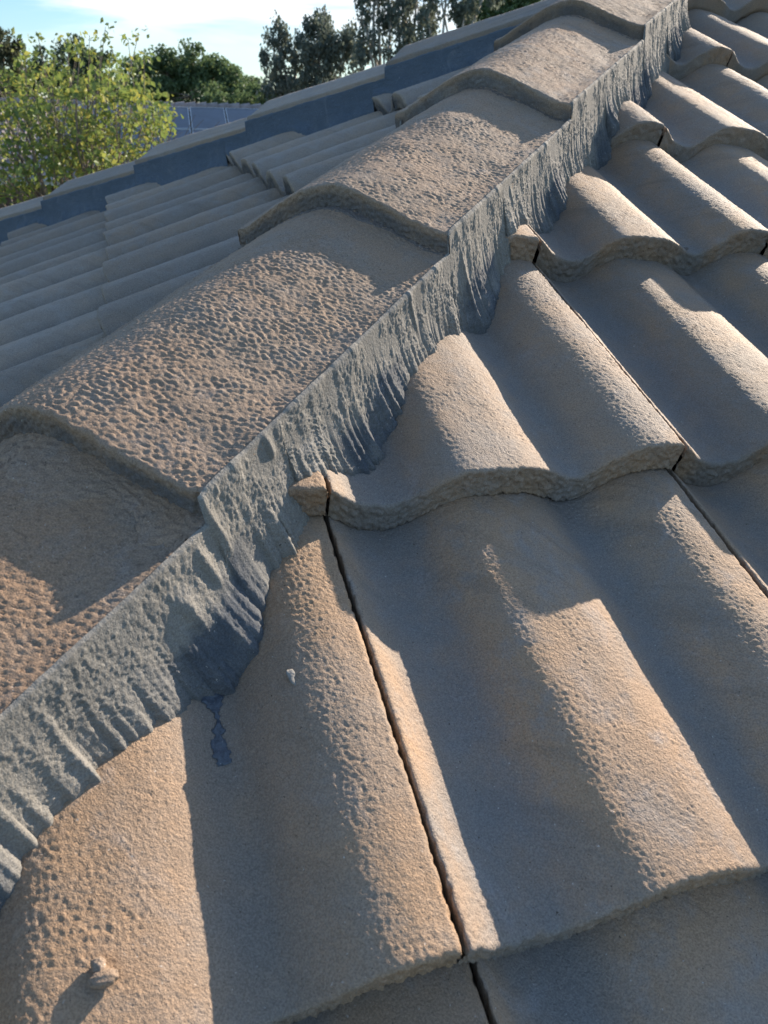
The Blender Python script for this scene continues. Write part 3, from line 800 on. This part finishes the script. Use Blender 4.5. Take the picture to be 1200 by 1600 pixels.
# the airy yellow green tree just beyond the far hip
rng = np.random.default_rng(11)
D1 = 6.6
tb = at(120, 330, D1); tb = np.array([tb[0], tb[1], GZ])
e = empty('leafy_tree', tb)
parts = []; C = []
fork = np.array([tb[0], tb[1], CAM[2] - 1.9])
parts.append(tube([tb, (tb + fork) / 2 + [.05, 0, 0], fork], [.07, .06, .05], 8))
tips = [(-70, 130), (-40, 210), (-60, 280), (-20, 240), (5, 130), (15, 190), (35, 100), (40, 70), (60, 60), (62, 120), (85, 85), (105, 60), (105, 110), (125, 75), (140, 55), (150, 105), (158, 62), (165, 42), (172, 90), (190, 120), (200, 62), (207, 90), (217, 50),
        (225, 92), (190, 150), (215, 130), (240, 160), (262, 175), (268, 200), (274, 182), (235, 200), (210, 190), (180, 200), (150, 170), (120, 150), (90, 150), (60, 170), (30, 160), (10, 230),
        (30, 210), (50, 240), (75, 215), (100, 200), (120, 230), (145, 215), (165, 240), (195, 235), (215, 225), (90, 262), (60, 275), (30, 285), (20, 300), (120, 262), (150, 262), (180, 262), (-10, 180), (-90, 200), (130, 190), (170, 165), (100, 175), (45, 130), (80, 125), (140, 135)]
for i, (px, py) in enumerate(tips):
    dd = rng.uniform(-.75, .75)
    tip = at(px, py, D1 + dd)
    st_ = fork + np.array([0, 0, rng.uniform(-.1, .5)])
    mid = st_ * .45 + tip * .55 + np.array([*(rng.normal(size=2) * .08), -.12])
    m2 = mid * .45 + tip * .55 + rng.normal(size=3) * .035
    parts.append(tube([st_, mid, m2, tip], [.016, .009, .006, .0025], 5))
    thin = py < 112
    for (pt, nn_, sp_) in ((tip, 11 if thin else 44, .05 if thin else .12), (m2, 4 if thin else 22, .06 if thin else .14), (mid, 0 if thin else 16, .16)):
        if nn_:
            C.append(pt + rng.normal(size=(nn_, 3)) * sp_ * np.array([1, 1, .55]))
    if not thin:
        for _ in range(4):
            q = tip + rng.normal(size=3) * [.2, .2, .14]; parts.append(tube([m2, q], [.004, .002], 4)); C.append(q + rng.normal(size=(16, 3)) * [.05, .05, .03])
V, F = join(parts); mesh_obj('branches', V, F, M_BARK, parent=e)
CC = np.concatenate(C); dl = CC - CAM
keep_ = (600 + FPX * (dl @ RGT) / (dl @ FWD)) < 272 + rng.normal(size=len(CC)) * 7    # crown ends here
V, F = leaves(CC[keep_], .027, rng, .1, .6); mesh_obj('crown', V, F, M_LY, parent=e, smooth=False)
tag(e, 'airy yellow green leafy tree with thin upright twigs just beyond the far hip', 'tree', 'trees beyond the roof')

def lobe(px, py, d, r): return (tuple(at(px, py, d)), r)
def gb(px, d):
    q = at(px, 200, d); return (q[0], q[1], GZ)
clump_tree('bushy_tree', gb(15, 27), 8, [lobe(-30, 110, 27, (1.3, 1.3, 1.4)), lobe(5, 95, 27, (.75, .9, 1.1)), lobe(-5, 160, 26, (1.3, 1, 1))], 110, 90, .075, M_LB, M_BARK, 21,
           'grey green bushy tree at the left edge behind the airy leafy tree', csize=.32)
clump_tree('bushy_tree', gb(95, 34), 8, [lobe(50, 135, 34, (1.6, 1.4, 1.0)), lobe(100, 115, 34, (1.3, 1.3, 1.2)), lobe(140, 100, 34, (1.0, 1, 1.0)), lobe(150, 145, 33, (1.6, 1.2, .9)), lobe(20, 165, 33, (1.5, 1, .8))], 130, 110, .09, M_LD, M_BARK, 22,
           'dark round tree seen through the airy leafy tree', csize=.42)
clump_tree('bushy_tree', gb(300, 36), 8, [lobe(225, 130, 37, (1.1, 1.2, 1.0)), lobe(262, 120, 36, (1.2, 1.3, 1.1)), lobe(302, 108, 36, (1.3, 1.3, 1.0)), lobe(340, 118, 36, (1.1, 1.1, 1.0)), lobe(375, 138, 36, (1.0, 1, .7)), lobe(300, 150, 35, (2.6, 1.2, .7)), lobe(215, 160, 35, (1.2, 1, .8)), lobe(395, 150, 35, (.9, .9, .5))],
           260, 110, .085, M_LM, M_BARK, 23, 'broad rounded mid green tree above the neighbouring roof ridge', csize=.40)
clump_tree('bushy_tree', gb(400, 31), 5, [lobe(350, 162, 31, (.9, .9, .35)), lobe(395, 160, 31, (1.0, .9, .4)), lobe(430, 163, 31, (.8, .9, .35))], 60, 90, .07, M_LM, M_BARK, 24,
           'low bright green shrubby tree right above the end of the neighbouring ridge', csize=.28, trunk_r=.1)
EL = [lobe(435, 52, 30, (.42, .5, .55)), lobe(428, 82, 30, (.45, .5, .5)), lobe(445, 110, 30, (.5, .6, .6)), lobe(422, 132, 30, (.30, .4, .3)), lobe(432, 135, 30, (.35, .4, .4)), lobe(460, 75, 30, (.6, .6, .6)), lobe(480, 90, 30, (.6, .6, .7)),
      lobe(507, 28, 30, (.35, .5, .75)), lobe(497, 50, 30, (.5, .6, .7)), lobe(520, 60, 30, (.6, .6, .8)), lobe(500, 100, 30, (.7, .6, .8)), lobe(535, 95, 30, (.7, .6, .8)), lobe(470, 130, 30, (.7, .6, .45)), lobe(505, 135, 30, (.7, .6, .5)), lobe(550, 60, 30, (.45, .5, .6))]
clump_tree('eucalyptus_tree', gb(470, 30), 9, EL, 150, 80, .075, M_LE, M_PALEBARK, 25, 'left grey green eucalyptus with drooping pointed clumps rising over the far hip', csize=.30, droop=.9, vstretch=1.4, trunk_r=.16)
EL2 = [lobe(565, 30, 27, (.45, .5, .7)), lobe(590, 10, 27, (.7, .6, .8)), lobe(620, -15, 27, (.9, .8, .9)), lobe(575, 60, 27, (.5, .5, .6)), lobe(610, 35, 27, (.7, .6, .6)), lobe(650, 10, 27, (.8, .7, .8)), lobe(600, 85, 27, (.6, .5, .35)), lobe(640, 55, 27, (.5, .5, .6)), lobe(560, 95, 27, (.5, .5, .45)), lobe(640, -50, 27, (1.0, .8, .8)), lobe(585, -30, 27, (.6, .6, .6))]
clump_tree('eucalyptus_tree', gb(610, 27), 9, EL2, 105, 80, .07, M_LE, M_PALEBARK, 26, 'middle eucalyptus cut by the top edge of the photo, with sky holes in its crown', csize=.30, droop=.9, vstretch=1.4, trunk_r=.16)
EL3 = [lobe(670, 30, 26, (.5, .5, .6)), lobe(690, 5, 26, (.6, .6, .6)), lobe(730, 10, 26, (.6, .6, .5)), lobe(662, 60, 26, (.4, .5, .35)), lobe(725, 32, 26, (.35, .4, .35)), lobe(700, -40, 26, (1.0, .8, .7)), lobe(760, -15, 26, (.7, .7, .45))]
clump_tree('eucalyptus_tree', gb(700, 26), 9, EL3, 58, 80, .07, M_LE, M_PALEBARK, 27, 'right eucalyptus behind the upper end of the far hip, thin crown with large gaps', csize=.28, droop=.9, vstretch=1.4, trunk_r=.14)
EL4 = [lobe(755, 10, 40, (1.0, .8, .55)), lobe(790, 3, 40, (1.2, .8, .45)), lobe(825, -3, 40, (.9, .8, .4)), lobe(735, 30, 40, (.8, .8, .4)), lobe(790, 25, 40, (1.5, 1, .5))]
clump_tree('bushy_tree', gb(780, 40), 8, EL4, 90, 90, .10, M_LM, M_BARK, 28, 'low green tree farthest right behind the top of the far hip', csize=.4)
